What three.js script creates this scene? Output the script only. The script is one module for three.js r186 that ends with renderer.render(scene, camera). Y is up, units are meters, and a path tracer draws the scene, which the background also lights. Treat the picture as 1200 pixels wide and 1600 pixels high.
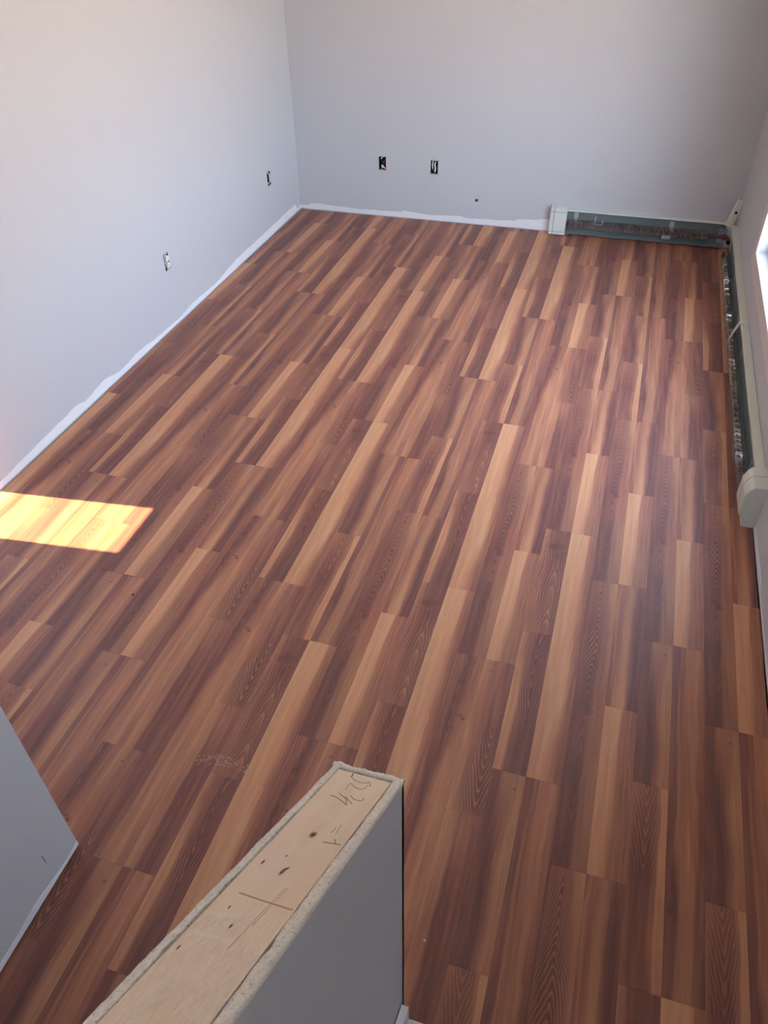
import * as THREE from 'three';
import { RoundedBoxGeometry } from 'three/addons/geometries/RoundedBoxGeometry.js';
import { mergeGeometries } from 'three/addons/utils/BufferGeometryUtils.js';

// ---------------------------------------------------------------- camera, sky, sun, exposure
const scene = new THREE.Scene();
const renderer = new THREE.WebGLRenderer({ antialias: true });
renderer.toneMapping = THREE.LinearToneMapping;
renderer.toneMappingExposure = 1.12;
renderer.shadowMap.enabled = true;

const camera = new THREE.PerspectiveCamera(66.747, 0.75, 0.03, 200);
camera.position.set(0, 2.2, 0);
{
  const m = new THREE.Matrix4().makeBasis(
    new THREE.Vector3(0.95745821, -0.01659511, -0.28809438),
    new THREE.Vector3(-0.17528194, 0.75962781, -0.62629213),
    new THREE.Vector3(0.22923789, 0.65014628, 0.72440306));
  camera.quaternion.setFromRotationMatrix(m);
}
scene.add(camera);

{ // clear sky, paler towards the horizon, with thin cloud
  const W = 256, H = 128, d = new Float32Array(W * H * 4), k = 12.5;
  for (let y = 0; y < H; y++) for (let x = 0; x < W; x++) {
    const el = Math.max(0, (y + 0.5) / H - 0.5) * 2;
    const g = Math.pow(el, 0.6), i = (y * W + x) * 4;
    d[i] = k * (0.80 - 0.38 * g); d[i + 1] = k * (0.92 - 0.28 * g); d[i + 2] = k * (1.10 - 0.08 * g); d[i + 3] = 1;
  }
  const t = new THREE.DataTexture(d, W, H, THREE.RGBAFormat, THREE.FloatType);
  t.mapping = THREE.EquirectangularReflectionMapping; t.magFilter = THREE.LinearFilter; t.minFilter = THREE.LinearFilter; t.needsUpdate = true;
  scene.background = t;
}
const sun = new THREE.DirectionalLight(0xffd49c, 36);
{
  const el = 66 * Math.PI / 180, dir = new THREE.Vector3(Math.cos(el), -Math.sin(el), -Math.cos(el) * 0.11);
  sun.target.position.set(-2.1, 0, -2);
  sun.position.copy(sun.target.position).addScaledVector(dir.normalize(), -14);
  sun.castShadow = true;
  Object.assign(sun.shadow.camera, { left: -9, right: 9, top: 9, bottom: -9, near: 1, far: 40 });
  sun.shadow.mapSize.set(2048, 2048);
  scene.add(sun, sun.target);
}

// ---------------------------------------------------------------- helpers
let seed = 7;
const rnd = () => { seed = (seed * 1664525 + 1013904223) >>> 0; return seed / 4294967296; };
const used = {};
const numbered = (n) => { used[n] = (used[n] ?? -1) + 1; return used[n] ? `${n}_${String(used[n]).padStart(3, '0')}` : n; };
const lerp = (a, b, t) => a + (b - a) * t;
const clamp = (x, a = 0, b = 1) => Math.min(b, Math.max(a, x));
const smooth = (a, b, x) => { const t = clamp((x - a) / (b - a)); return t * t * (3 - 2 * t); };
const NT = new Float32Array(65536); for (let i = 0; i < 65536; i++) NT[i] = rnd() * 2 - 1;
const hsh = (x, y) => NT[((x * 73) ^ (y * 9311) ^ (x >> 3) * 131) & 65535];
function noise(x, y) {
  const xi = Math.floor(x), yi = Math.floor(y); let fx = x - xi, fy = y - yi;
  fx = fx * fx * (3 - 2 * fx); fy = fy * fy * (3 - 2 * fy);
  const a = hsh(xi, yi), b = hsh(xi + 1, yi), c = hsh(xi, yi + 1), e = hsh(xi + 1, yi + 1);
  return a + (b - a) * fx + (c - a) * fy + (a - b - c + e) * fx * fy;
}
const fbm = (x, y, o = 3) => { let s = 0, a = 0.5; for (let i = 0; i < o; i++) { s += a * noise(x, y); x = x * 2.03 + 17.1; y = y * 2.03 + 5.7; a *= 0.5; } return s; };

const std = (color, roughness = 0.8, extra = {}) => new THREE.MeshStandardMaterial({ color, roughness, ...extra });
function mesh(name, geo, mat, parent) {
  const o = new THREE.Mesh(Array.isArray(geo) ? (geo.length > 1 ? mergeGeometries(geo.map((g) => (g.index ? g.toNonIndexed() : g))) : geo[0]) : geo, mat);
  o.name = parent === scene ? numbered(name) : name; o.castShadow = o.receiveShadow = true; parent.add(o); return o;
}
function thing(name, label, category, group) {
  const g = new THREE.Group(); g.name = numbered(name); g.userData = { label, category }; if (group) g.userData.group = group; scene.add(g); return g;
}
function structure(name, label) { const g = new THREE.Group(); g.name = name; g.userData = { kind: 'structure' }; if (label) { g.userData.label = label; } scene.add(g); return g; }
const box = (x0, x1, y0, y1, z0, z1) => new THREE.BoxGeometry(Math.abs(x1 - x0), Math.abs(y1 - y0), Math.abs(z1 - z0)).translate((x0 + x1) / 2, (y0 + y1) / 2, (z0 + z1) / 2);
const rbox = (x0, x1, y0, y1, z0, z1, r = 0.004) => new RoundedBoxGeometry(Math.abs(x1 - x0), Math.abs(y1 - y0), Math.abs(z1 - z0), 2, r).translate((x0 + x1) / 2, (y0 + y1) / 2, (z0 + z1) / 2);
const tube = (pts, r, n = 24, rs = 8) => new THREE.TubeGeometry(new THREE.CatmullRomCurve3(pts.map((p) => new THREE.Vector3(...p))), n, r, rs);
function dataTex(W, H, f, srgb) {
  const d = new Uint8Array(W * H * 4);
  for (let y = 0; y < H; y++) for (let x = 0; x < W; x++) { const c = f(x, y), i = (y * W + x) * 4; d[i] = c[0]; d[i + 1] = c[1]; d[i + 2] = c[2]; d[i + 3] = 255; }
  const t = new THREE.DataTexture(d, W, H); t.magFilter = THREE.LinearFilter; t.minFilter = THREE.LinearMipmapLinearFilter; t.generateMipmaps = true;
  t.wrapS = t.wrapT = THREE.RepeatWrapping; if (srgb) t.colorSpace = THREE.SRGBColorSpace; t.needsUpdate = true; return t;
}
// uv in metres for flat pieces: the two axes across the given normal axis
function planarUV(geo, axis, scale = 1) {
  const p = geo.attributes.position, uv = new Float32Array(p.count * 2);
  for (let i = 0; i < p.count; i++) {
    const v = [p.getX(i), p.getY(i), p.getZ(i)];
    const [a, b] = axis === 'x' ? [v[2], v[1]] : axis === 'y' ? [v[0], v[2]] : [v[0], v[1]];
    uv[2 * i] = a * scale; uv[2 * i + 1] = b * scale;
  }
  geo.setAttribute('uv', new THREE.BufferAttribute(uv, 2)); return geo;
}
// a slab whose outline is drawn in (a, y) and pushed out along the wall's normal
function wallSlab(axis, at, thick, outline, holes) {
  const s = new THREE.Shape(outline.map(([a, b]) => new THREE.Vector2(a, b)));
  for (const h of holes) s.holes.push(new THREE.Path(h.map(([a, b]) => new THREE.Vector2(a, b))));
  const g = new THREE.ExtrudeGeometry(s, { depth: Math.abs(thick), bevelEnabled: false });
  if (axis === 'x') { // shape (z, y) -> world: x = at + t
    const p = g.attributes.position;
    for (let i = 0; i < p.count; i++) { const a = p.getX(i), b = p.getY(i), t = p.getZ(i); p.setXYZ(i, at + Math.sign(thick) * t, b, a); }
    if (thick > 0) flip(g);
    g.computeVertexNormals();
  } else {
    const p = g.attributes.position;
    for (let i = 0; i < p.count; i++) { const a = p.getX(i), b = p.getY(i), t = p.getZ(i); p.setXYZ(i, a, b, at + Math.sign(thick) * t); }
    if (thick < 0) flip(g);
    g.computeVertexNormals();
  }
  return planarUV(g, axis);
}
function flip(g) {
  if (g.index) { const a = g.index.array; for (let i = 0; i < a.length; i += 3) [a[i], a[i + 1]] = [a[i + 1], a[i]]; return; }
  for (const n of ['position', 'uv']) { const at = g.attributes[n], k = at.itemSize, a = at.array; for (let i = 0; i < at.count; i += 3) for (let j = 0; j < k; j++) { const t = a[i * k + j]; a[i * k + j] = a[(i + 1) * k + j]; a[(i + 1) * k + j] = t; } }
}
const rect = (a0, a1, b0, b1) => [[a0, b0], [a1, b0], [a1, b1], [a0, b1]];

// ---------------------------------------------------------------- materials
const paintBump = dataTex(512, 512, (x, y) => { const v = 128 + 90 * fbm(x / 7, y / 7, 3); return [v, v, v]; });
paintBump.repeat.set(2, 2);
const M = {
  paint: std(0xc5c5c6, 0.62, { bumpMap: paintBump, bumpScale: 0.0004 }),
  primer: std(0xe9e9ea, 0.85),
  white: std(0xe6e4e0, 0.5),
  ceiling: std(0xf0efec, 0.9),
  casing: std(0xd9cfcb, 0.5),
  vinyl: std(0xf0f2f4, 0.4),
  enamel: std(0xcfd0c2, 0.42),
  enamelCool: std(0xd9dfd6, 0.42),
  panelGrey: std(0x6e7775, 0.5),
  fin: std(0xc9c4bd, 0.3, { metalness: 0.9 }),
  finDark: std(0xb9b1aa, 0.5, { metalness: 0.3 }),
  copper: std(0x7c4f48, 0.45, { metalness: 0.6 }),
  clip: std(0xb9bbb8, 0.45, { metalness: 0.3 }),
  boxMetal: std(0x3a3a3c, 0.5, { metalness: 0.5 }),
  dark: std(0x0d0d0e, 0.9),
  device: std(0xeeece6, 0.4),
  wireWhite: std(0xe8e8e4, 0.5),
  wireBlack: std(0x141416, 0.5),
  wireRed: std(0x7a2a26, 0.5),
  gypsum: std(0xcfc8bf, 0.95),
  subfloor: std(0x3b2f28, 0.9),
  fence: std(0x5d4a3a, 0.9),
  ground: std(0xcbb997, 0.95),
  glass: new THREE.MeshPhysicalMaterial({ color: 0xffffff, roughness: 0.02, transmission: 1, thickness: 0, ior: 1.5 }),
};

// ---------------------------------------------------------------- laminate print: four plank designs, two strips each
// rows: [v (0 near end, 1 far end), [u, tone, u, tone, ...]]   tone 0 dark heartwood, 1 pale sapwood
const PRINT = [
  { // P left: continuous cathedral strip
    rows: [[0, [0, .35, .15, .15, .45, .12, .6, .4, 1, .5]], [.3, [0, .2, .2, .12, .5, .15, .62, .42, 1, .52]], [.5, [0, .15, .3, .1, .55, .2, .65, .4, 1, .5]], [.75, [0, .2, .3, .3, .6, .32, .72, .45, .85, .6, 1, .65]], [1, [0, .2, .3, .3, .6, .34, .7, .5, .8, .75, 1, .8]]],
    arch: [[.43, .32, .52, .97, 1, 17, .6, 4]], knot: [[.5, .47, .12, .014, .7], [.3, .49, .08, .01, .5]], leaf: [[.42, .27, .2, .16, 3]],
  },
  { // P right: pale half at the near end, streaked half beyond
    rows: [[0, [0, .85, .35, .8, .6, .5, .8, .45, 1, .5]], [.25, [0, .9, .45, .88, .58, .6, .75, .5, 1, .45]], [.4999, [0, .95, .5, .92, .56, .6, .8, .5, 1, .35]],
      [.5, [0, .3, .12, .35, .2, .7, .5, .75, .6, .35, .7, .15, 1, .12]], [.75, [0, .3, .1, .5, .15, .3, .25, .4, .35, .7, .5, .65, .6, .3, .75, .15, 1, .2]], [1, [0, .4, .1, .6, .2, .4, .35, .5, .45, .65, .6, .4, .8, .2, 1, .25]]],
    lines: [[.55, 1, 0, .5, .16], [.6, 1, .5, 1, .25]],
  },
  { // Q left: dark half beyond, mottled half near
    rows: [[0, [0, .4, .3, .25, .6, .25, .75, .4, .8, .75, 1, .75]], [.25, [0, .45, .2, .2, .55, .15, .75, .45, .82, .8, 1, .8]], [.4999, [0, .45, .3, .35, .6, .45, .78, .5, .82, .85, 1, .85]],
      [.5, [0, .12, .45, .1, .55, .35, .7, .65, .8, .6, 1, .65]], [.75, [0, .12, .4, .1, .5, .3, .7, .55, .8, .7, 1, .7]], [1, [0, .2, .2, .2, .4, .45, .7, .55, 1, .6]]],
    arch: [[.42, .26, .26, .5, -1, 6, .4, 3.5]], knot: [[.75, .955, .07, .004, .45]], lines: [[.55, 1, .5, 1, .15], [0, .5, .5, 1, .12]],
  },
  { // Q right: continuous tan strip with red-brown edges
    rows: [[0, [0, .25, .25, .25, .35, .55, .65, .6, .75, .3, 1, .15]], [.2, [0, .15, .25, .12, .38, .6, .65, .65, .78, .3, 1, .2]], [.5, [0, .25, .2, .25, .26, .6, .35, .5, .6, .55, .75, .6, .85, .3, 1, .2]], [.75, [0, .3, .15, .25, .22, .5, .3, .35, .4, .6, .7, .6, .9, .45, 1, .35]], [1, [0, .2, .2, .15, .3, .4, .38, .2, .45, .6, .8, .65, 1, .5]]],
    knot: [[.15, .19, .12, .02, .2]], lines: [[.3, .8, .1, .8, .1]],
  },
  { // S left: two dark swirling halves with a pale left edge
    rows: [[0, [0, .75, .2, .6, .35, .2, .5, .12, 1, .15]], [.25, [0, .8, .22, .7, .35, .3, .5, .15, 1, .12]], [.4999, [0, .6, .15, .55, .3, .3, .6, .12, 1, .15]],
      [.5, [0, .5, .25, .45, .5, .3, .7, .35, 1, .15]], [.75, [0, .45, .2, .4, .4, .3, .7, .35, 1, .25]], [.9, [0, .55, .2, .45, .3, .15, .7, .1, 1, .15]], [1, [0, .6, .15, .55, .25, .2, .6, .15, 1, .15]]],
    arch: [[.66, .28, .2, .48, -1, 5, .7, 4], [.66, .6, .54, .88, 1, 4, .42, 7]], knot: [[.5, .915, .3, .016, .3], [.35, .905, .08, .008, .3]],
  },
  { // S right: continuous pale strip, streaked on its right edge
    rows: [[0, [0, .85, .5, .8, .75, .6, .85, .35, 1, .3]], [.3, [0, .92, .3, .85, .6, .88, .8, .55, 1, .4]], [.6, [0, .92, .55, .9, .75, .65, .9, .5, 1, .3]], [1, [0, .95, .6, .9, .8, .55, 1, .35]]],
    lines: [[.7, 1, 0, 1, .25]],
  },
  { // H left: continuous strip with a hooked knot
    rows: [[0, [0, .25, .15, .3, .3, .6, .5, .55, .7, .65, .85, .4, 1, .4]], [.3, [0, .2, .2, .25, .35, .6, .5, .5, .65, .75, .8, .55, 1, .55]], [.55, [0, .2, .3, .2, .45, .45, .6, .65, .75, .75, .9, .6, 1, .7]], [.75, [0, .35, .2, .25, .35, .1, .5, .2, .6, .45, .85, .6, 1, .75]], [.88, [0, .4, .2, .35, .35, .12, .55, .15, .65, .4, 1, .55]], [1, [0, .5, .25, .4, .4, .12, .6, .15, .7, .5, 1, .5]]],
    arch: [[.38, .24, .70, .97, -1, 4, .6, 5]], knot: [[.43, .895, .11, .014, .6], [.78, .772, .08, .006, .75], [.64, .782, .16, .0045, .5], [.36, .76, .12, .012, .3]], lines: [[0, .35, .3, 1, .22], [.45, .8, .1, .7, .1]],
  },
  { // H right: red-brown half beyond, leaf figure near
    rows: [[0, [0, .6, .25, .55, .4, .25, .65, .15, .8, .2, 1, .25]], [.25, [0, .65, .3, .55, .45, .2, .6, .15, .75, .2, 1, .2]], [.4999, [0, .7, .25, .6, .5, .45, .7, .4, 1, .35]],
      [.5, [0, .75, .08, .6, .15, .5, .4, .45, .6, .4, .85, .25, 1, .25]], [.75, [0, .75, .08, .55, .2, .45, .45, .4, .6, .25, .8, .3, .9, .2, 1, .15]], [1, [0, .75, .1, .55, .3, .45, .55, .45, .7, .3, 1, .25]]],
    arch: [[.72, .3, .51, .76, -1, 7, .65, 4], [.55, .16, .08, .34, -1, 4, .5]], knot: [[.25, .96, .09, .005, .4]], lines: [[.5, .9, .5, 1, .15]],
  },
];
const RAMP = [[104, 64, 58], [132, 82, 69], [159, 104, 80], [184, 128, 94], [204, 151, 111]];
function profile(p, u) { let i = 0; while (i < p.length - 4 && u > p[i + 2]) i += 2; const t = clamp((u - p[i]) / Math.max(1e-5, p[i + 2] - p[i])); return lerp(p[i + 1], p[i + 3], t * t * (3 - 2 * t)); }
const SW = 2048, SH = 256;
const bumpData = new Uint8Array(SW * SH * 8);
const laminate = (() => {
  const d = new Uint8Array(SW * SH * 8 * 4);
  PRINT.forEach((P, r) => {
    const oy = r * 37.7 + 3;
    for (let y = 0; y < SH; y++) for (let x = 0; x < SW; x++) {
      const u = (y + 0.5) / SH, v = (x + 0.5) / SW, half = v < 0.5 ? 0 : 1;
      const uw = clamp(u + 0.05 * noise(v * 6 + oy, u * 1.5 + half * 9) + 0.018 * noise(v * 22 + oy, u * 5));
      const rows = P.rows; let i = 0; while (i < rows.length - 2 && v >= rows[i + 1][0]) i++;
      const k = smooth(rows[i][0], rows[i + 1][0], v);
      let t = lerp(profile(rows[i][1], uw), profile(rows[i + 1][1], uw), k), ln = 0;
      t += 0.10 * noise(v * 5 + oy, uw * 9 + 40) + 0.06 * noise(v * 14 + oy, uw * 26);
      const fine = 0.6 * noise(v * 34 + oy, u * 95) + 0.5 * noise(v * 90, u * 190 + oy);
      ln -= fine * 0.065 + 0.07 * smooth(0.25, 0.8, noise(v * 3.2 + oy, uw * 70)) - 0.05 * smooth(0.3, 0.8, noise(v * 4.1, uw * 55 + oy));
      for (const [u0, w, v0, v1, dir, n, amp, slope = 5] of P.arch ?? []) {
        const vv = (v - v0) / (v1 - v0); if (vv < -0.15 || vv > 1.15) continue;
        const c = u0 + 0.05 * noise(v * 7 + oy, 3.3), a = (uw - c) / (w * (1 + 0.25 * noise(v * 8, oy + 7))), b = Math.abs(a); if (b > 1.3) continue;
        const m = smooth(1.3, 0.8, b) * smooth(-0.15, 0.08, vv) * smooth(1.15, 0.92, vv);
        const q = n * vv + dir * (Math.sqrt(a * a + 0.02) * slope) + 0.45 * noise(v * 15 + oy, uw * 3) + 0.16 * noise(v * 60, uw * 9 + oy);
        const s = q - Math.floor(q), bar = smooth(0, 0.22, s) * smooth(1, 0.55, s); // broad dark late wood, thin pale early wood
        ln += m * amp * (bar * 0.9 - 0.5);
      }
      for (const [ku, kv, ru, rv, amp] of P.knot ?? []) {
        const e = Math.hypot((u - ku) / ru, (v - kv) / rv) + 0.35 * noise(u * 14, v * 90 + oy);
        if (e < 3) { const ring = Math.sin(e * 6.5) * 0.25 * smooth(2.8, 1, e); ln += amp * (smooth(1.25, 0.2, e) * 0.9 + ring); }
      }
      for (const [ku, kv, ru, rv, n] of P.leaf ?? []) {
        const e = Math.hypot((uw - ku) / ru, (v - kv) / rv) + 0.08 * noise(u * 8, v * 30 + oy);
        if (e < 1.3) { const s = e * n; ln += 0.22 * smooth(1.3, 1, e) * (Math.pow(0.5 + 0.5 * Math.cos(s * 6.283), 4) - 0.3) + 0.12 * smooth(0.5, 0.2, e); }
      }
      for (const [ua, ub, va, vb, amp] of P.lines ?? []) {
        if (u < ua || u > ub || v < va || v > vb) continue;
        const m = smooth(ua, ua + 0.08, u) * smooth(ub + 0.04, ub - 0.04, u);
        const g = noise(v * 5 + oy, uw * 42) * 0.8 + noise(v * 11, uw * 85 + oy) * 0.5;
        ln += m * amp * smooth(0.1, 0.6, g);
      }
      t = clamp(t - ln * 0.75, 0, 1);
      const f = t * 4, j = Math.min(3, Math.floor(f)), q = f - j, A = RAMP[j], B = RAMP[j + 1];
      const red = 4 * noise(v * 4 + oy * 2, u * 3), o = ((r * SH + y) * SW + x);
      d[o * 4] = clamp(lerp(A[0], B[0], q) + red, 0, 255); d[o * 4 + 1] = clamp(lerp(A[1], B[1], q) - red * 0.3, 0, 255); d[o * 4 + 2] = clamp(lerp(A[2], B[2], q) - red * 0.2, 0, 255); d[o * 4 + 3] = 255;
      bumpData[o] = clamp(150 - ln * 160 + fine * 30, 0, 255);
    }
  });
  const t = new THREE.DataTexture(d, SW, SH * 8); t.magFilter = THREE.LinearFilter; t.minFilter = THREE.LinearMipmapLinearFilter; t.generateMipmaps = true; t.colorSpace = THREE.SRGBColorSpace; t.needsUpdate = true; return t;
})();
const laminateBump = (() => {
  const d = new Uint8Array(bumpData.length * 4); for (let i = 0; i < bumpData.length; i++) { d[4 * i] = d[4 * i + 1] = d[4 * i + 2] = bumpData[i]; d[4 * i + 3] = 255; }
  const t = new THREE.DataTexture(d, SW, SH * 8); t.magFilter = THREE.LinearFilter; t.needsUpdate = true; return t;
})();
M.laminate = new THREE.MeshPhysicalMaterial({ map: laminate, bumpMap: laminateBump, bumpScale: 0.00025, roughness: 0.5, specularIntensity: 1, sheen: 0.35, sheenRoughness: 0.55, sheenColor: new THREE.Color(0.9, 0.85, 0.88) });

// ---------------------------------------------------------------- room dimensions
const XL = -2.504, XR = 0.75, ZB = -5.874, ZF = 1.9, HC = 2.62, T = 0.15, ZO = -0.9, HU = 4.7; // the ceiling opens into the upper floor over the stairs

// ---------------------------------------------------------------- floor
const floor = structure('floor', 'red-brown wood laminate plank floor');
mesh('subfloor', box(XL - T, XR + T, -0.16, -0.0095, ZB - T, ZF + T), M.subfloor, floor);
{
  const PL = 1.175, W = 0.211, K = 0.007, GAP = 0.00012, TH = 0.009, CH = 0.0003;
  const phase = [-1.711, -0.85, -2.284, -1.361, -1.78, -2.09, -1.304, -1.687, -1.936, -3.455, -2.611, -1.804, -3.25, -2.36, -2.664, -3.0];
  // design of each plank, nearest first (index as laid from z = +0.4 back)
  const lay = ['PQPQSP', 'HSQPHP', 'QPPPQQ', 'HQSPQP', 'SHPHPH', 'PQSSQSQ', 'SHPQSSP', 'QSQHHPS', 'QHSPPSQ', 'QHHHSPQ', 'SQPSSQP', 'HQPPPHS', 'SQPHQSP', 'PHQSQPS', 'SPHPQPH', 'PQSHPQS'];
  const ROW = { P: 0, Q: 2, S: 4, H: 6 }, MID = { P: 1, Q: 0, S: 0, H: 1 }; // which strip is cut at mid length: 1 right, 0 left
  const zNear = 0.35, zFar = ZB + 0.006;
  // measured mid-length joints
  const cache = {};
  const strip = (w, len, row, v0, du0 = 0) => {
    const key = [w.toFixed(4), len.toFixed(4), row, v0.toFixed(4), du0.toFixed(4)].join();
    if (cache[key]) return cache[key];
    const x0 = GAP, x1 = w - GAP, z0 = -GAP, z1 = -len + GAP, c = CH, p = [], uv = [], ix = [];
    const UV = (x, z) => [clamp(v0 + -z / PL, 0.0004, 0.9996), (row + clamp(du0 + x / (W / 2), 0.003, 0.997)) / 8];
    const ring = (i, y) => [[x0 + i, y, z0 - i], [x1 - i, y, z0 - i], [x1 - i, y, z1 + i], [x0 + i, y, z1 + i]];
    const quad = (a, b, cc, d) => { const n = p.length / 3; for (const q of [a, b, cc, d]) { p.push(...q); uv.push(...UV(q[0], q[2])); } ix.push(n, n + 1, n + 2, n, n + 2, n + 3); };
    const top = ring(c, 0), mid = ring(0, -c), bot = ring(0, -TH);
    quad(...top);
    for (let i = 0; i < 4; i++) { const j = (i + 1) % 4; quad(mid[i], mid[j], top[j], top[i]); quad(bot[i], bot[j], mid[j], mid[i]); }
    const g = new THREE.BufferGeometry(); g.setAttribute('position', new THREE.Float32BufferAttribute(p, 3)); g.setAttribute('uv', new THREE.Float32BufferAttribute(uv, 2)); g.setIndex(ix); g.computeVertexNormals();
    return (cache[key] = g);
  };
  let count = 0;
  for (let c = 0; c < 16; c++) {
    const b1 = c === 0 ? 0.763 : 0.552 - 0.211 * (c - 1), b0 = b1 - W;
    let p = phase[c]; while (p < 0.4) p += PL;
    for (let k = 0; p > zFar; k++, p -= PL) {
      const D = lay[c][k % lay[c].length];
      for (const side of [0, 1]) {
        const row = ROW[D] + side, cut = MID[D] === side;
        for (const [v0, v1] of cut ? [[0, 0.5], [0.5, 1]] : [[0, 1]]) {
          let zn = p - v0 * PL, zf = p - v1 * PL, va = v0;
          if (zf >= zNear || zn <= zFar) continue;
          if (zn > zNear) { va += (zn - zNear) / PL; zn = zNear; }
          if (zf < zFar) zf = zFar;
          let u0 = b0 + side * W / 2, u1 = u0 + W / 2, du = 0;
          const drift = K * (-zf - 3), driftN = K * (-zn - 3);
          const uMax = XR - 0.004 - Math.max(drift, driftN), uMin = XL + 0.004 - Math.min(drift, driftN);
          if (u0 >= uMax - 0.005 || u1 <= uMin + 0.005) continue;
          if (u1 > uMax) u1 = uMax;
          if (u0 < uMin) { du = (uMin - u0) / (W / 2); u0 = uMin; }
          const o = new THREE.Mesh(strip(u1 - u0, zn - zf, row, va, du), M.laminate);
          o.name = 'plank'; o.castShadow = o.receiveShadow = true;
          o.position.set(u0 + driftN, 0, zn); o.rotation.y = -K; floor.add(o); count++;
        }
      }
    }
  }
  console.log('planks', count);
}

// ---------------------------------------------------------------- walls
const outlets = { leftNear: [-3.827, 0.386], leftFar: [-5.333, 0.396], backA: [-1.811, 0.392], backB: [-1.41, 0.391] };
const OW = 0.056, OH = 0.098;
const hole = ([a, y]) => rect(a - OW / 2, a + OW / 2, y - OH / 2, y + OH / 2);
const wallLeft = structure('wall_left', 'light grey painted wall on the left with white primer along its foot');
mesh('drywall', wallSlab('x', XL, -T, [[ZB - T, -0.01], [ZF + T, -0.01], [ZF + T, HU], [ZO, HU], [ZO, HC], [ZB - T, HC]], [rect(-2.117, -1.81, 0.0, 2.0), hole(outlets.leftNear), hole(outlets.leftFar)]), M.paint, wallLeft);
const wallBack = structure('wall_back', 'light grey painted end wall');
mesh('drywall', wallSlab('z', ZB, -T, rect(XL, XR, -0.01, HC), [hole(outlets.backA), hole(outlets.backB), rect(-1.092, -1.07, 0.168, 0.187)]), M.paint, wallBack);
const WIN = { z0: -4.62, z1: -2.6, y0: 0.455, y1: 2.12 };
const wallRight = structure('wall_right', 'light grey painted window wall');
mesh('drywall', wallSlab('x', XR, T, [[ZB - T, -0.01], [ZF + T, -0.01], [ZF + T, HU], [ZO, HU], [ZO, HC], [ZB - T, HC]], [rect(WIN.z0, WIN.z1, WIN.y0, WIN.y1), [[-5.239, 0.387], [-5.230, 0.387], [-5.222, 0.48], [-5.229, 0.48]]]), M.paint, wallRight);
mesh('slot_backing', box(XR + 0.03, XR + 0.05, 0.37, 0.5, -5.26, -5.2), M.dark, wallRight);
const wallFront = structure('wall_front');
mesh('drywall', wallSlab('z', ZF, T, rect(XL, XR, -0.01, HU), [rect(-2.3, -0.75, 3.0, 4.4)]), M.paint, wallFront);
const upper = structure('window_3', 'upper-floor window over the stairs, out of frame');
mesh('pane', box(-2.3, -0.75, 3.0, 4.4, ZF + 0.07, ZF + 0.074), M.glass, upper);
const bulkhead = structure('wall_bulkhead');
mesh('drywall', planarUV(box(XL, XR, HC + 0.001, HU, ZO - 0.12, ZO), 'z'), M.paint, bulkhead);
const ceiling = structure('ceiling');
mesh('drywall', box(XL - T, XR + T, HC, HC + 0.14, ZB - T, ZO), M.ceiling, ceiling);
mesh('upper_drywall', box(XL - T, XR + T, HU, HU + 0.14, ZO - 0.12, ZF + T), M.ceiling, ceiling);

// unpainted primer / joint compound along the foot of the walls: thin coats with a ragged upper edge
function coat(axis, at, thick, pts, y0, parent, name = 'primer_strip') {
  const top = [];
  for (let i = 0; i < pts.length - 1; i++) {
    const [a, b] = pts[i], [c, d] = pts[i + 1], n = Math.max(2, Math.round(Math.abs(c - a) / 0.03));
    for (let j = 0; j < n; j++) { const t = j / n; top.push([lerp(a, c, t), lerp(b, d, t) + (j ? 0.003 * noise(lerp(a, c, t) * 40, at * 9) : 0)]); }
  }
  top.push(pts[pts.length - 1]);
  let out = [[top[0][0], y0], ...top, [top[top.length - 1][0], y0]];
  if (THREE.ShapeUtils.area(out.map(([x, y]) => ({ x, y }))) < 0) out = out.reverse();
  return mesh(name, wallSlab(axis, at, thick, out, []), M.primer, parent);
}
coat('x', XL, 0.0016, [[-2.118, .034], [-2.235, .041], [-2.538, .054], [-2.761, .063], [-2.828, .045], [-3.018, .065], [-3.158, .036], [-3.34, .049], [-3.625, .032], [-3.836, .025], [-4.028, .042], [-4.341, .029], [-4.648, .061], [-5.238, .065], [-5.55, .068], [-5.762, .069], [-5.793, .024], [ZB, .03]], 0.006, wallLeft);
coat('z', ZB, 0.0016, [[XL, .03], [-2.425, .033], [-2.413, .05], [-2.272, .046], [-2.016, .034], [-1.889, .039], [-1.666, .044], [-1.639, .056], [-1.598, .049], [-1.434, .038], [-1.208, .053], [-1.138, .04], [-.801, .051], [-.749, .066], [-.52, .084]], 0.004, wallBack);
coat('x', XR, -0.0016, [[-2.76, .028], [-2.634, .031], [-2.42, .037], [-2.376, .014], [-2.192, .013], [-2.036, .016], [-1.2, .02]], 0.001, wallRight);

// wall beside the hall, seen at the lower left
const wallHall = structure('wall_hall', 'light grey painted wall end at the lower left with a white primer strip and a dark gap at its foot');
mesh('drywall', planarUV(box(-1.32, -1.2, 0.012, HC, -0.777, ZF), 'x'), M.paint, wallHall);
coat('x', -1.2, 0.0016, [[-.777, .034], [-.721, .024], [-.641, .035], [-.588, .043], [-.485, .035], [-.444, .036], [0.2, .035]], 0.012, wallHall);
mesh('sole_plate', box(-1.31, -1.211, 0.001, 0.012, -0.766, ZF), M.dark, wallHall);
mesh('pencil_mark', box(-1.2002, -1.1994, 0.111, 0.153, -0.6715, -0.6695).rotateX(0), std(0x6c707a, 0.8), wallHall);

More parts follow.
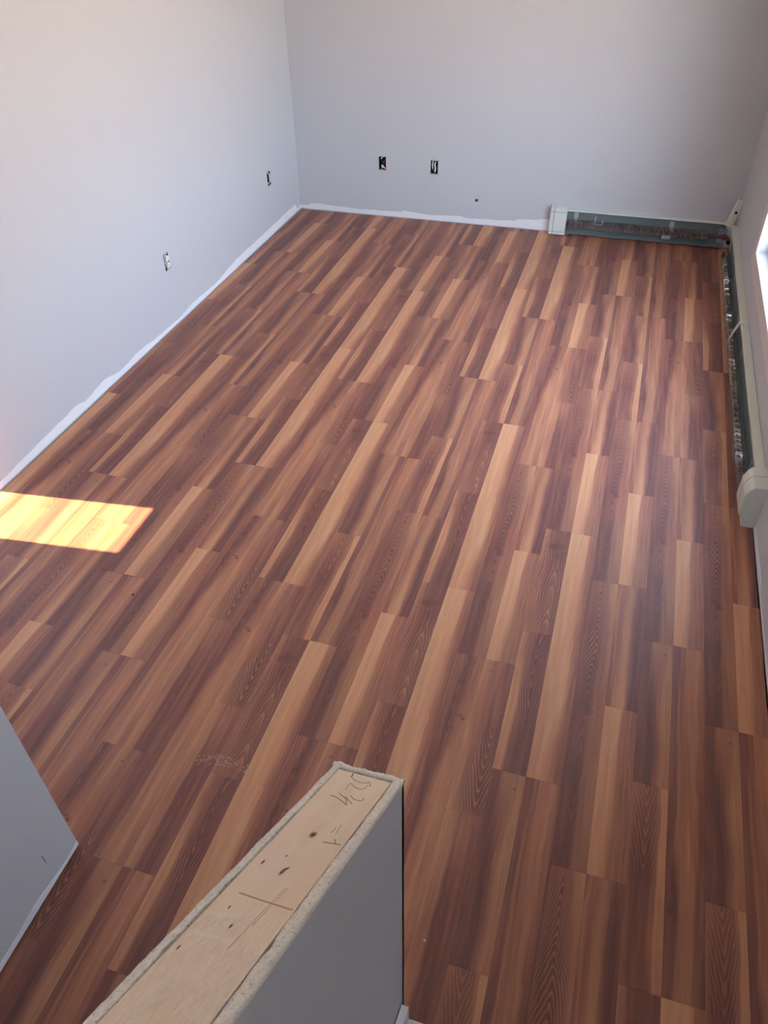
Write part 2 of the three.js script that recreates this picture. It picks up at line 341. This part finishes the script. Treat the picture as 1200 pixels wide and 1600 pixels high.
// ---------------------------------------------------------------- window on the right wall
const win = structure('window_1', 'bright window with pale casing on the right wall');
{
  const { z0, z1, y0, y1 } = WIN, cw = 0.08, d = 0.018;
  const X0 = XR - d, X1 = XR;
  mesh('casing', rbox(X0, X1, y0 - cw, y0 + 0.004, z0 - cw, z1 + cw, 0.004), M.casing, win);
  mesh('casing', rbox(X0, X1, y1 - 0.004, y1 + cw, z0 - cw, z1 + cw, 0.004), M.casing, win);
  mesh('casing', rbox(X0, X1, y0 + 0.004, y1 - 0.004, z0 - cw, z0 + 0.004, 0.004), M.casing, win);
  mesh('casing', rbox(X0, X1, y0 + 0.004, y1 - 0.004, z1 - 0.004, z1 + cw, 0.004), M.casing, win);
  const fr = [], f = 0.032, a = XR + 0.05, b = XR + 0.11, mid = (z0 + z1) / 2;
  fr.push(box(a, b, y0, y0 + f, z0, z1), box(a, b, y1 - f, y1, z0, z1), box(a, b, y0 + f, y1 - f, z0, z0 + f), box(a, b, y0 + f, y1 - f, z1 - f, z1), box(a, b, y0 + f, y1 - f, mid - 0.03, mid + 0.03));
  mesh('window_frame', fr, M.vinyl, win);
  mesh('pane', box(XR + 0.082, XR + 0.086, y0 + f, y1 - f, z0 + f, mid - 0.03), M.glass, win);
  mesh('pane', box(XR + 0.082, XR + 0.086, y0 + f, y1 - f, mid + 0.03, z1 - f), M.glass, win);
}
// narrow glazed opening in the left wall, out of frame, that lets the sun patch in
const side = structure('window_2', 'narrow full-height sidelight in the left wall');
mesh('pane', box(XL - 0.08, XL - 0.076, 0.0, 2.0, -2.117, -1.81), M.glass, side);

// ground outside
const ground = structure('ground', 'dry sunlit ground outside the house');
mesh('soil', box(-40, 40, -0.8, -0.55, -45, 40), M.ground, ground);

const fence = structure('garden_fence', 'weathered board fence outside the sidelight');
for (let i = 0; i < 24; i++) mesh('board', box(-3.72, -3.7, -0.55, 2.1, -4 + i * 0.2, -4 + i * 0.2 + 0.195), M.fence, fence);

// ---------------------------------------------------------------- stairs under the camera
const stairs = structure('stairs', 'white painted stair flight');
for (let k = 0; k < 7; k++) {
  const z = -0.575 + 0.2 * k, y = 0.18 * (k + 1);
  mesh('tread', rbox(-0.152, XR - 0.004, y - 0.028, y, z, z + 0.225, 0.006), M.white, stairs);
  mesh('riser', box(-0.152, XR - 0.004, y - 0.18 + (k ? 0 : 0.001), y - 0.028, z + 0.024, z + 0.04), M.white, stairs);
}
{
  const s = new THREE.Shape([[-0.595, 0.001], [0.3, 0.6], [0.3, 1.0], [-0.595, 0.185]].map(([a, b]) => new THREE.Vector2(a, b)));
  const g = new THREE.ExtrudeGeometry(s, { depth: 0.018, bevelEnabled: false });
  const p = g.attributes.position; for (let i = 0; i < p.count; i++) p.setXYZ(i, -0.171 + 0.9 * p.getZ(i), p.getY(i), p.getX(i));
  flip(g); g.computeVertexNormals();
  mesh('skirt_board', g, M.white, stairs);
}

// ---------------------------------------------------------------- half wall with bare plate
{
  const hw = thing('half_wall', 'grey sloping half wall with bare wooden top plate and broken drywall edges', 'half wall');
  const x0 = -0.289, x1 = -0.174, zE = -0.622, yE = 1.0975, zN = 0.3;
  const topY = (s, z) => yE + lerp(0.854, 0.9325, s) * (z - zE);
  const face = (xa, xb, s, name) => {
    const n = 40, pts = [[zE, 0.002], [zN, 0.002]];
    for (let i = n; i >= 0; i--) { const z = lerp(zE, zN, i / n); pts.push([z, topY(s, z) - 0.008]); }
    mesh(name, wallSlab('x', xa, xb - xa, pts, []), M.paint, hw);
  };
  face(x1, x1 - 0.0135, 1, 'drywall_face'); face(x0, x0 + 0.0135, 0, 'drywall_face');
  mesh('drywall_end', planarUV(box(x0, x1, 0.002, yE - 0.008, zE - 0.0005, zE + 0.012), 'z'), M.paint, hw);
  // crumbled gypsum along the cut edges: a ridged strip between two ragged lines
  const ragged = (sA, sB, z0, z1, n, seedY, name) => {
    const m = 5, p = [], ix = [], uv = [];
    for (let i = 0; i <= n; i++) for (let j = 0; j <= m + 2; j++) {
      const z = lerp(z0, z1, i / n), jj = clamp((j - 1) / m);
      const outer = sA < 0.5 ? 0 : 1, e = outer ? jj : 1 - jj; // 1 at the painted face
      let s = lerp(sA, sB, jj);
      const rag = 0.02 * noise(z * 22, seedY) + 0.012 * noise(z * 70, seedY) + 0.006 * noise(z * 190, seedY + 4);
      s += rag * (e > 0.9 ? 0.6 : e < 0.1 ? 0.9 : 0.3);
      s = clamp(s, 0.002, 0.998);
      const x = lerp(x0, x1, s);
      let y = topY(clamp(s), z) - 0.002 + 0.0018 * noise(z * 60, jj * 3 + seedY) + 0.0009 * noise(z * 220, jj * 6 + seedY) - (e > 0.9 ? 0.004 : 0);
      if (j === 0 || j === m + 2) y -= 0.014;
      p.push(x, y, z); uv.push(s, z);
    }
    const w = m + 3;
    for (let i = 0; i < n; i++) for (let j = 0; j < w - 1; j++) { const a = i * w + j, b = a + 1, c = a + w, d = c + 1; ix.push(a, c, b, b, c, d); }
    const g = new THREE.BufferGeometry(); g.setAttribute('position', new THREE.Float32BufferAttribute(p, 3)); g.setAttribute('uv', new THREE.Float32BufferAttribute(uv, 2)); g.setIndex(ix); g.computeVertexNormals();
    return mesh(name, g, M.gypsumTex, hw);
  };
  const gy = dataTex(256, 256, (x, y) => {
    const a = fbm(x / 9, y / 9, 3), b = noise(x / 3, y / 3), pit = smooth(0.62, 0.8, noise(x / 4 + 40, y / 4)) * 36;
    const v = 226 + 18 * a + 8 * b - pit; return [v, v * 0.955, v * 0.89];
  }, true);
  gy.repeat.set(1.2, 9);
  M.gypsumTex = std(0xffffff, 0.95, { map: gy, bumpMap: gy, bumpScale: 0.0008 });
  ragged(0.0, 0.112, zE, zN, 240, 1.5, 'gypsum_edge');
  ragged(0.872, 1.0, zE, zN, 240, 7.5, 'gypsum_edge');
  { // far end edge, across the wall
    const n = 60, p = [], ix = [], uv = [];
    for (let i = 0; i <= n; i++) for (let j = 0; j < 5; j++) {
      const s = i / n, e = [0, 0, 0.5, 1, 1][j], rg = 0.003 * noise(s * 7, 3.1) + 0.001 * noise(s * 30, 8);
      const z = zE + e * 0.0135 + rg * (e ? 0.7 : 1) - 0.001;
      p.push(lerp(x0, x1, s), topY(s, zE) + [-.014, -.001, .003, .001, -.014][j] + 0.002 * noise(s * 12, e * 3), z); uv.push(s, z);
    }
    for (let i = 0; i < n; i++) for (let j = 0; j < 4; j++) { const a = i * 5 + j, b = a + 1, c = a + 5, d = c + 1; ix.push(a, b, c, b, d, c); }
    const g = new THREE.BufferGeometry(); g.setAttribute('position', new THREE.Float32BufferAttribute(p, 3)); g.setAttribute('uv', new THREE.Float32BufferAttribute(uv, 2)); g.setIndex(ix); g.computeVertexNormals();
    mesh('gypsum_edge', g, M.gypsumTex, hw);
  }
  // bare plate: its print is pine grain, knots, dried compound and pencil writing. Canvas: x across (0.12..0.868), y along from the far end, 0..1.25 m
  const CW = 512, CHh = 2048, LEN = 1.25, cv = document.createElement('canvas'); cv.width = CW; cv.height = CHh;
  const c2 = cv.getContext('2d');
  c2.fillStyle = 'rgb(235,212,183)'; c2.fillRect(0, 0, CW, CHh);
  const PX = (s) => (s - 0.12) / 0.748 * CW, PY = (d) => d / LEN * CHh;
  for (let i = 0; i < 900; i++) { // grain
    const x = rnd() * CW, y = rnd() * CHh, l = 60 + rnd() * 300, w = 0.6 + rnd() * 2.2, k = rnd();
    c2.strokeStyle = k < 0.5 ? `rgba(206,172,138,${0.06 + rnd() * 0.12})` : `rgba(232,212,186,${0.06 + rnd() * 0.14})`; c2.lineWidth = w;
    c2.beginPath(); c2.moveTo(x, y); c2.bezierCurveTo(x + 4 * (rnd() - .5), y + l * .3, x + 6 * (rnd() - .5), y + l * .6, x + 8 * (rnd() - .5), y + l); c2.stroke();
  }
  for (let i = 0; i < 60; i++) { // broad tone patches
    const x = rnd() * CW, y = rnd() * CHh, r = 30 + rnd() * 70; c2.fillStyle = rnd() < 0.5 ? 'rgba(216,182,146,0.08)' : 'rgba(226,206,188,0.08)';
    c2.beginPath(); c2.ellipse(x, y, r, r * 2.2, 0, 0, 7); c2.fill();
  }
  // skim of dried compound over the lower part
  for (let i = 0; i < 2600; i++) {
    const y = 0.49 + rnd() * 0.76, x = rnd(), edge = 0.49 + 0.05 * noise(x * 5, 1) + (x > 0.62 ? 0.06 : 0);
    if (y < edge) continue;
    c2.fillStyle = `rgba(${206 + rnd() * 22 | 0},${186 + rnd() * 20 | 0},${166 + rnd() * 20 | 0},0.16)`;
    c2.beginPath(); c2.ellipse(x * CW, PY(y), 6 + rnd() * 16, 4 + rnd() * 12, rnd() * 3, 0, 7); c2.fill();
  }
  for (let i = 0; i < 260; i++) { // chalky scuffs
    const [s, d] = [[.36, .37], [.62, .20], [.3, .49], [.5, .52]][i % 4]; const x = PX(s + (rnd() - .5) * .26), y = PY(d + (rnd() - .5) * .05);
    c2.strokeStyle = 'rgba(236,228,216,0.35)'; c2.lineWidth = 1 + rnd() * 2; c2.beginPath(); c2.moveTo(x, y); c2.lineTo(x + (rnd() - .3) * 34, y + (rnd() - .5) * 9); c2.stroke();
  }
  const line = (pts, w, col) => { c2.strokeStyle = col; c2.lineWidth = w; c2.lineCap = c2.lineJoin = 'round'; c2.beginPath(); pts.forEach(([s, d], i) => (i ? c2.lineTo(PX(s), PY(d)) : c2.moveTo(PX(s), PY(d)))); c2.stroke(); };
  const pencil = [[[.336, .0245], [.35, .0387], [.414, .048], [.506, .0525], [.578, .0481], [.607, .0378]], [[.578, .0481], [.617, .0423], [.657, .0561], [.615, .0599]], [[.409, .0956], [.398, .0789], [.401, .0663], [.417, .0663], [.48, .0755], [.572, .0806], [.619, .0707], [.607, .0607]], [[.298, .128], [.384, .1314], [.513, .1445], [.562, .1517], [.531, .1366], [.487, .1268], [.434, .1209], [.365, .1129]], [[.473, .1212], [.614, .1434]], [[.523, .1139], [.598, .1249], [.676, .1255], [.707, .1183], [.682, .1115]], [[.642, .2539], [.648, .2332]], [[.696, .2519], [.682, .2229]], [[.634, .2848], [.828, .2844]], [[.728, .2708], [.769, .2836]]];
  for (const st of pencil) line(st, 4.2, 'rgba(92,84,76,0.85)');
  line([[.336, .0245], [.345, .036]], 10, 'rgba(80,62,48,0.9)');
  for (const st of [[[.271, .4388], [.841, .4606]], [[.635, .4171], [.577, .5442]], [[.66, .4171], [.62, .5]]]) line(st, 5, 'rgba(160,122,84,0.75)');
  line([[.202, .5221], [.563, .5306]], 9, 'rgba(232,220,204,0.7)'); line([[.137, .4844], [.434, .4859]], 8, 'rgba(232,220,204,0.6)');
  const knot = (s, d, rx, ry, a = 0) => { c2.fillStyle = 'rgba(150,104,62,0.55)'; c2.beginPath(); c2.ellipse(PX(s), PY(d), rx * 1.7, ry * 1.7, a, 0, 7); c2.fill(); c2.fillStyle = 'rgba(74,44,24,0.95)'; c2.beginPath(); c2.ellipse(PX(s), PY(d), rx, ry, a, 0, 7); c2.fill(); };
  knot(.479, .2691, 16, 10); knot(.489, .3795, 9, 11, 0.6); knot(.5, .372, 12, 5, -0.5); knot(.402, .3393, 4, 4); knot(.233, .3632, 6, 7); knot(.45, .505, 5, 5); knot(.3, .47, 4, 4); knot(.19, .55, 4, 5);
  const wt = new THREE.CanvasTexture(cv); wt.colorSpace = THREE.SRGBColorSpace; wt.flipY = false; wt.needsUpdate = true;
  const wb = dataTex(256, 1024, (x, y) => { const d = y / 1024 * LEN; const k = d > 0.49 ? 1 : 0.25; const v = 128 + k * 90 * fbm(x / 9, y / 7, 3) + 14 * noise(x / 5, y / 90); return [v, v, v]; });
  const p = [], uv = [], ix = [], n = 30;
  const sA = 0.123, sB = 0.857;
  for (let i = 0; i <= n; i++) for (let j = 0; j < 4; j++) {
    const z = lerp(zE + 0.0145, zN, i / n), s = j === 0 || j === 1 ? sA : sB, k = lerp(0.854, 0.9325, s), y = topY(s, z) - 0.003 - (j === 0 || j === 3 ? 0.038 : 0);
    p.push(lerp(x0, x1, s), y, z); uv.push(j < 2 ? 0.002 : 0.998, clamp((z - zE) * Math.hypot(1, k) / LEN));
  }
  for (let i = 0; i < n; i++) for (let j = 0; j < 3; j++) { const a = i * 4 + j, b = a + 1, c = a + 4, d = c + 1; ix.push(a, c, b, b, c, d); }
  const g = new THREE.BufferGeometry(); g.setAttribute('position', new THREE.Float32BufferAttribute(p, 3)); g.setAttribute('uv', new THREE.Float32BufferAttribute(uv, 2)); g.setIndex(ix);
  const g2 = g.toNonIndexed(); g2.computeVertexNormals();
  const plate = mesh('top_plate', g2, std(0xffffff, 0.75, { map: wt, bumpMap: wb, bumpScale: 0.0022 }), hw);
  plate.userData.label = 'bare pine plate with pencil scribbles and knots';
}

// ---------------------------------------------------------------- electrical boxes
// built facing +z at the origin, opening in the plane z = 0
function electricalBox(name, label, category, kind, place) {
  const g = thing(name, label, category);
  const w = OW - 0.001, h = OH - 0.001, dp = 0.055, t = 0.0015;
  mesh('wall_box', [box(-w / 2, w / 2, -h / 2, h / 2, -dp, -dp + t), box(-w / 2, -w / 2 + t, -h / 2, h / 2, -dp + t, -0.001), box(w / 2 - t, w / 2, -h / 2, h / 2, -dp + t, -0.001), box(-w / 2 + t, w / 2 - t, -h / 2, -h / 2 + t, -dp + t, -0.001), box(-w / 2 + t, w / 2 - t, h / 2 - t, h / 2, -dp + t, -0.001)], M.boxMetal, g);
  if (kind === 'duplex') {
    mesh('strap', [rbox(-0.018, 0.018, -0.052, -0.042, 0.0, 0.002, 0.0008), rbox(-0.018, 0.018, 0.042, 0.052, 0.0, 0.002, 0.0008), box(-0.008, 0.008, -0.044, 0.044, -0.004, -0.002)], M.clip, g);
    for (const s of [-1, 1]) {
      const f = new THREE.CylinderGeometry(0.0172, 0.0172, 0.012, 24).rotateX(Math.PI / 2).translate(0, s * 0.0195, 0.003);
      const r = mesh('receptacle', f, M.device, g);
      mesh('slots', [box(-0.0075, -0.0055, s * 0.0195, s * 0.0195 + 0.009, 0.0088, 0.0094), box(0.0055, 0.0075, s * 0.0195, s * 0.0195 + 0.008, 0.0088, 0.0094), new THREE.CylinderGeometry(0.0026, 0.0026, 0.0006, 10).rotateX(Math.PI / 2).translate(0, s * 0.0195 - 0.007, 0.0092)], M.dark, r);
    }
    mesh('body', rbox(-0.014, 0.014, -0.036, 0.036, -0.03, -0.002, 0.003), M.device, g);
  } else {
    for (const s of [-1, 1]) mesh('ear', rbox(-0.022, 0.022, s * OH / 2 - 0.004, s * OH / 2 + 0.004, 0.0, 0.0016, 0.0006), M.clip, g);
    if (kind === 'loop') {
      mesh('white_cable', tube([[-0.012, 0.048, -0.03], [-0.014, 0.02, -0.004], [-0.013, -0.01, -0.006], [-0.014, -0.03, -0.03]], 0.0042), M.wireWhite, g);
      mesh('white_cable', tube([[0.006, 0.03, -0.04], [0.004, 0.02, 0.0], [0.010, -0.005, 0.006], [0.006, -0.03, 0.0], [-0.004, -0.036, -0.03]], 0.0052), M.wireWhite, g);
      mesh('black_cable', tube([[0.02, 0.046, -0.03], [0.021, 0.0, -0.006], [0.019, -0.046, -0.03]], 0.004), M.wireBlack, g);
    } else if (kind === 'cross') {
      mesh('black_cable', tube([[-0.02, 0.044, -0.03], [0.0, 0.01, -0.005], [0.018, -0.03, -0.02]], 0.0055), M.wireBlack, g);
      mesh('red_cable', tube([[0.018, 0.03, -0.03], [0.012, 0.01, -0.002], [0.016, -0.006, -0.03]], 0.004), M.wireRed, g);
      mesh('white_cable', tube([[-0.014, -0.046, -0.03], [-0.002, -0.014, 0.0], [0.006, -0.024, 0.002], [0.012, -0.046, -0.03]], 0.0055), M.wireWhite, g);
      mesh('white_cable', tube([[-0.02, 0.02, -0.04], [-0.012, 0.03, -0.01], [0.004, 0.044, -0.03]], 0.003), M.wireWhite, g);
    } else {
      mesh('white_cable', tube([[0.004, 0.046, -0.03], [0.012, 0.022, -0.002], [0.002, -0.004, 0.004], [0.012, -0.026, 0.0], [0.0, -0.046, -0.02]], 0.0045), M.wireWhite, g);
      mesh('black_cable', tube([[-0.016, 0.044, -0.03], [-0.012, 0.0, -0.006], [-0.018, -0.044, -0.03]], 0.005), M.wireBlack, g);
    }
  }
  place(g); return g;
}
const onLeft = ([z, y]) => (g) => { g.position.set(XL, y, z); g.rotation.y = Math.PI / 2; };
const onBack = ([x, y]) => (g) => g.position.set(x, y, ZB);
electricalBox('power_outlet', 'white duplex power outlet without cover plate on the left wall', 'outlet', 'duplex', onLeft(outlets.leftNear));
electricalBox('open_outlet_box', 'open electrical box with curled white wire on the left wall near the corner', 'outlet box', 'curl', onLeft(outlets.leftFar));
electricalBox('open_outlet_box', 'open electrical box with black and red wires on the back wall, nearest the corner', 'outlet box', 'cross', onBack(outlets.backA));
electricalBox('open_outlet_box', 'open electrical box with a white cable loop, midway along the back wall', 'outlet box', 'loop', onBack(outlets.backB));
{ // small cable hole
  const g = thing('cable_hole', 'small dark cable hole with a stub low on the back wall', 'wall hole');
  mesh('recess', box(-1.098, -1.064, 0.162, 0.193, ZB - 0.06, ZB - 0.05), M.dark, g);
  mesh('stub', tube([[-1.081, 0.178, ZB - 0.05], [-1.079, 0.178, ZB - 0.01], [-1.076, 0.174, ZB + 0.006]], 0.0035, 10), M.wireBlack, g);
}

// ---------------------------------------------------------------- baseboard heaters
function finStack(axis, a0, a1, c, size, pitch, jitter) { // thin bent plates threaded on a pipe along an axis
  const out = [];
  for (let a = a0; a < a1; a += pitch) {
    const g = new THREE.BoxGeometry(size * (0.92 + 0.16 * rnd()), size * (0.92 + 0.16 * rnd()), 0.0007);
    g.rotateY((rnd() - 0.5) * jitter); g.rotateX((rnd() - 0.5) * jitter);
    if (axis === 'x') g.rotateY(Math.PI / 2);
    g.translate(axis === 'x' ? a : c[0] + (rnd() - .5) * 0.004, c[1] + (rnd() - .5) * 0.004, axis === 'x' ? c[2] : a);
    out.push(g);
  }
  return out;
}
{ // back wall heater
  const h = thing('baseboard_heater', 'baseboard heater without front cover along the back wall, bare grey panel and finned pipe', 'heater', 'opened baseboard heaters');
  const z = ZB, xa = -0.40, xb = 0.695;
  mesh('back_panel', box(xa - 0.03, xb, 0.004, 0.165, z + 0.001, z + 0.006), M.panelGrey, h);
  { const g = new THREE.BoxGeometry(xb - xa, 0.004, 0.045).rotateX(0.5).translate((xa + xb) / 2, 0.020, z + 0.025); mesh('bottom_lip', g, M.panelGrey, h); }
  mesh('top_rim', [rbox(xa - 0.02, xb, 0.165, 0.177, z + 0.001, z + 0.03, 0.003)], M.enamelCool, h);
  mesh('end_plate', box(xb - 0.04, xb + 0.012, 0.004, 0.13, z + 0.007, z + 0.011), std(0x9a9c9c, 0.5), h);
  const cap = mesh('end_cap', [rbox(-0.515, -0.405, 0.005, 0.19, z + 0.001, z + 0.058, 0.004)], M.panelGrey, h);
  for (const [a, b, y0, y1] of [[-0.517, -0.4915, 0.003, 0.021], [-0.517, -0.4915, 0.0245, 0.162], [-0.517, -0.4915, 0.1655, 0.197], [-0.488, -0.4, 0.003, 0.021], [-0.488, -0.4, 0.0245, 0.162], [-0.488, -0.4, 0.1655, 0.197]])
    mesh('cap_panel', rbox(a, b, y0, y1, z + 0.002, z + 0.064, 0.002), M.enamelCool, cap);
  mesh('pipe', [new THREE.CylinderGeometry(0.011, 0.011, 1.12, 12).rotateZ(Math.PI / 2).translate(0.16, 0.082, z + 0.034)], M.copper, h);
  const fins = mesh('fins', finStack('x', -0.375, 0.59, [0, 0.082, z + 0.034], 0.048, 0.0042, 0.35), M.finDark, h); fins.userData.kind = 'stuff';
  mesh('pipe_elbow', tube([[0.68, 0.082, z + 0.034], [0.715, 0.08, z + 0.036], [0.722, 0.076, z + 0.06], [0.722, 0.076, z + 0.12]], 0.014, 16, 10), M.copper, h);
  for (const [x, y] of [[-0.335, 0.135], [0.335, 0.128]]) mesh('hanger_clip', [box(x - 0.016, x + 0.016, y - 0.02, y + 0.02, z + 0.006, z + 0.009), rbox(x - 0.01, x + 0.01, y - 0.028, y - 0.02, z + 0.006, z + 0.04, 0.002)], M.clip, h);
  mesh('damper_arm', [box(-0.2, -0.19, 0.09, 0.15, z + 0.045, z + 0.05).rotateZ(0), box(-0.2, -0.14, 0.09, 0.098, z + 0.045, z + 0.05), box(-0.146, -0.138, 0.09, 0.13, z + 0.045, z + 0.05)], M.clip, h);
  mesh('hanger', [box(0.28, 0.34, 0.04, 0.066, z + 0.055, z + 0.06)], M.clip, h);
}
{ // right wall heater
  const h = thing('baseboard_heater', 'long baseboard heater under the window with exposed crumpled fins and a beige end cap', 'heater', 'opened baseboard heaters');
  const za = -5.74, zb = -2.9, x = XR;
  mesh('back_panel', box(x - 0.005, x - 0.0022, 0.004, 0.19, za, zb), M.panelGrey, h);
  {
    const top = new THREE.Shape([[0, 0.193], [0, 0.203], [-0.036, 0.203], [-0.038, 0.2], [-0.038, 0.186], [-0.034, 0.186], [-0.034, 0.193]].map(([a, b]) => new THREE.Vector2(a, b)));
    mesh('top_rim', new THREE.ExtrudeGeometry(top, { depth: zb - za, bevelEnabled: false }).translate(x - 0.0022, 0, za), M.enamel, h); }
  mesh('bottom_tray', [box(x - 0.06, x - 0.006, 0.003, 0.006, za + 0.03, zb)], M.panelGrey, h);
  mesh('pipe', new THREE.CylinderGeometry(0.008, 0.008, zb - za - 0.05, 12).rotateX(Math.PI / 2).translate(x - 0.05, 0.036, (za + zb) / 2 + 0.04), M.copper, h);
  const fins = mesh('fins', finStack('z', za + 0.16, zb - 0.02, [x - 0.05, 0.036, 0], 0.027, 0.0085, 1.7), M.fin, h); fins.userData.kind = 'stuff';
  const ring = (z, y) => [box(x - 0.0085, x - 0.0055, y, y + 0.004, z, z + 0.026), box(x - 0.0085, x - 0.0055, y + 0.03, y + 0.034, z, z + 0.026), box(x - 0.0085, x - 0.0055, y, y + 0.034, z, z + 0.004), box(x - 0.0085, x - 0.0055, y, y + 0.034, z + 0.022, z + 0.026)];
  for (const [z, y] of [[-4.62, 0.055], [-4.2, 0.05], [-3.17, 0.035], [-5.2, 0.06]]) mesh('wire_clip', ring(z, y), M.clip, h);
  { // joint strap sprung off the rim, a bent ribbon
    const path = [[-0.0022, .2065, -4.272], [-0.036, .2065, -4.272], [-0.043, .203, -4.273], [-0.047, .185, -4.277], [-0.054, .15, -4.295], [-0.059, .11, -4.318], [-0.06, .07, -4.345], [-0.056, .03, -4.372], [-0.05, .012, -4.385]];
    const p = [], ix = [], hwid = 0.021, th = 0.0012;
    path.forEach(([a, y, z], i) => { const q = path[Math.max(0, i - 1)], r = path[Math.min(path.length - 1, i + 1)], t = Math.hypot(r[0] - q[0], r[1] - q[1]) || 1, nx = (r[1] - q[1]) / t * th, ny = -(r[0] - q[0]) / t * th;
      const w = i > 4 ? hwid * (1 - 0.07 * (i - 4)) : hwid; for (const [sx, sz] of [[1, -1], [1, 1], [-1, 1], [-1, -1]]) p.push(x + a + sx * nx, y + sx * ny, z + sz * w); });
    for (let i = 0; i < path.length - 1; i++) for (let j = 0; j < 4; j++) { const a = i * 4 + j, b = i * 4 + (j + 1) % 4; ix.push(a, b, a + 4, b, b + 4, a + 4); }
    ix.push(0, 2, 1, 0, 3, 2); const e = (path.length - 1) * 4; ix.push(e, e + 1, e + 2, e, e + 2, e + 3);
    const g = new THREE.BufferGeometry(); g.setAttribute('position', new THREE.Float32BufferAttribute(p, 3)); g.setIndex(ix); const g2 = g.toNonIndexed(); g2.computeVertexNormals(); mesh('joint_strap', g2, M.enamel, h);
  }
  // end cap: folded profile
  const prof = [[-0.002, 0.003], [-0.05, 0.003], [-0.054, 0.04], [-0.074, 0.062], [-0.074, 0.158], [-0.062, 0.19], [-0.05, 0.204], [-0.002, 0.208]].map(([a, b]) => new THREE.Vector2(a, b));
  const capG = new THREE.ExtrudeGeometry(new THREE.Shape(prof), { depth: 0.105, bevelEnabled: true, bevelSize: 0.003, bevelThickness: 0.006, bevelSegments: 3 }).translate(x, 0, -2.877);
  const cap = mesh('end_cap', capG, M.enamel, h);
  const prof2 = prof.map((p) => new THREE.Vector2(p.x * 1.035 - 0.0006, 0.002 + p.y * 1.012));
  mesh('cap_sleeve', new THREE.ExtrudeGeometry(new THREE.Shape(prof2), { depth: 0.055, bevelEnabled: true, bevelSize: 0.0025, bevelThickness: 0.002, bevelSegments: 2 }).translate(x, 0, -2.905), M.enamel, cap);
}
{ // loose corner cover leaning in the corner
  const g = thing('heater_corner_cover', 'loose beige heater corner cover leaning in the right back corner', 'heater cover');
  const part = mesh('cover_shell', [rbox(-0.022, 0.022, 0, 0.15, -0.014, 0.014, 0.005), rbox(-0.026, 0.03, -0.006, 0.014, -0.02, 0.02, 0.004)], M.enamel, g);
  mesh('knockout', box(-0.006, 0.008, 0.07, 0.085, 0.0138, 0.0148), M.dark, part);
  g.scale.setScalar(1.15); g.position.set(0.694, 0.186, -5.775); g.rotation.set(-0.25, 0.1, -0.3);
}

// ---------------------------------------------------------------- small leavings on the floor
{
  const speck = (name, label, x, z, r, m) => { const g = new THREE.IcosahedronGeometry(r, 1); const p = g.attributes.position; for (let i = 0; i < p.count; i++) p.setY(i, p.getY(i) * 0.6); const o = mesh(name, g.translate(x, r * 0.6, z), m, scene); o.userData = { label, category: 'debris' }; };
  speck('dirt_crumb', 'tiny black crumb on the floor in front of the sun patch', -1.574, -1.71, 0.0045, M.dark);
  speck('plaster_crumb', 'tiny white plaster crumb on the floor beside the half wall', -0.2 + 0.03, -0.81, 0.0035, M.primer);
  const flecks = [];
  for (let i = 0; i < 160; i++) {
    const t = rnd(), x = lerp(-1.0, -0.82, t) + (rnd() - .5) * 0.03, z = -1.13 - 0.02 * Math.sin(t * 3) + (rnd() - .5) * 0.035, r = 0.001 + rnd() * rnd() * 0.004;
    const c = new THREE.CylinderGeometry(r, r, 0.0004, 6).scale(1, 1, 0.4 + rnd()).rotateY(rnd() * 3).translate(x, 0.0004, z); flecks.push(c);
  }
  const o = mesh('plaster_smear', flecks, std(0xa98775, 0.9), scene); o.userData = { label: 'pale plaster smear on the floor left of the half wall', category: 'smear', kind: 'stuff' };
}

renderer.render(scene, camera);
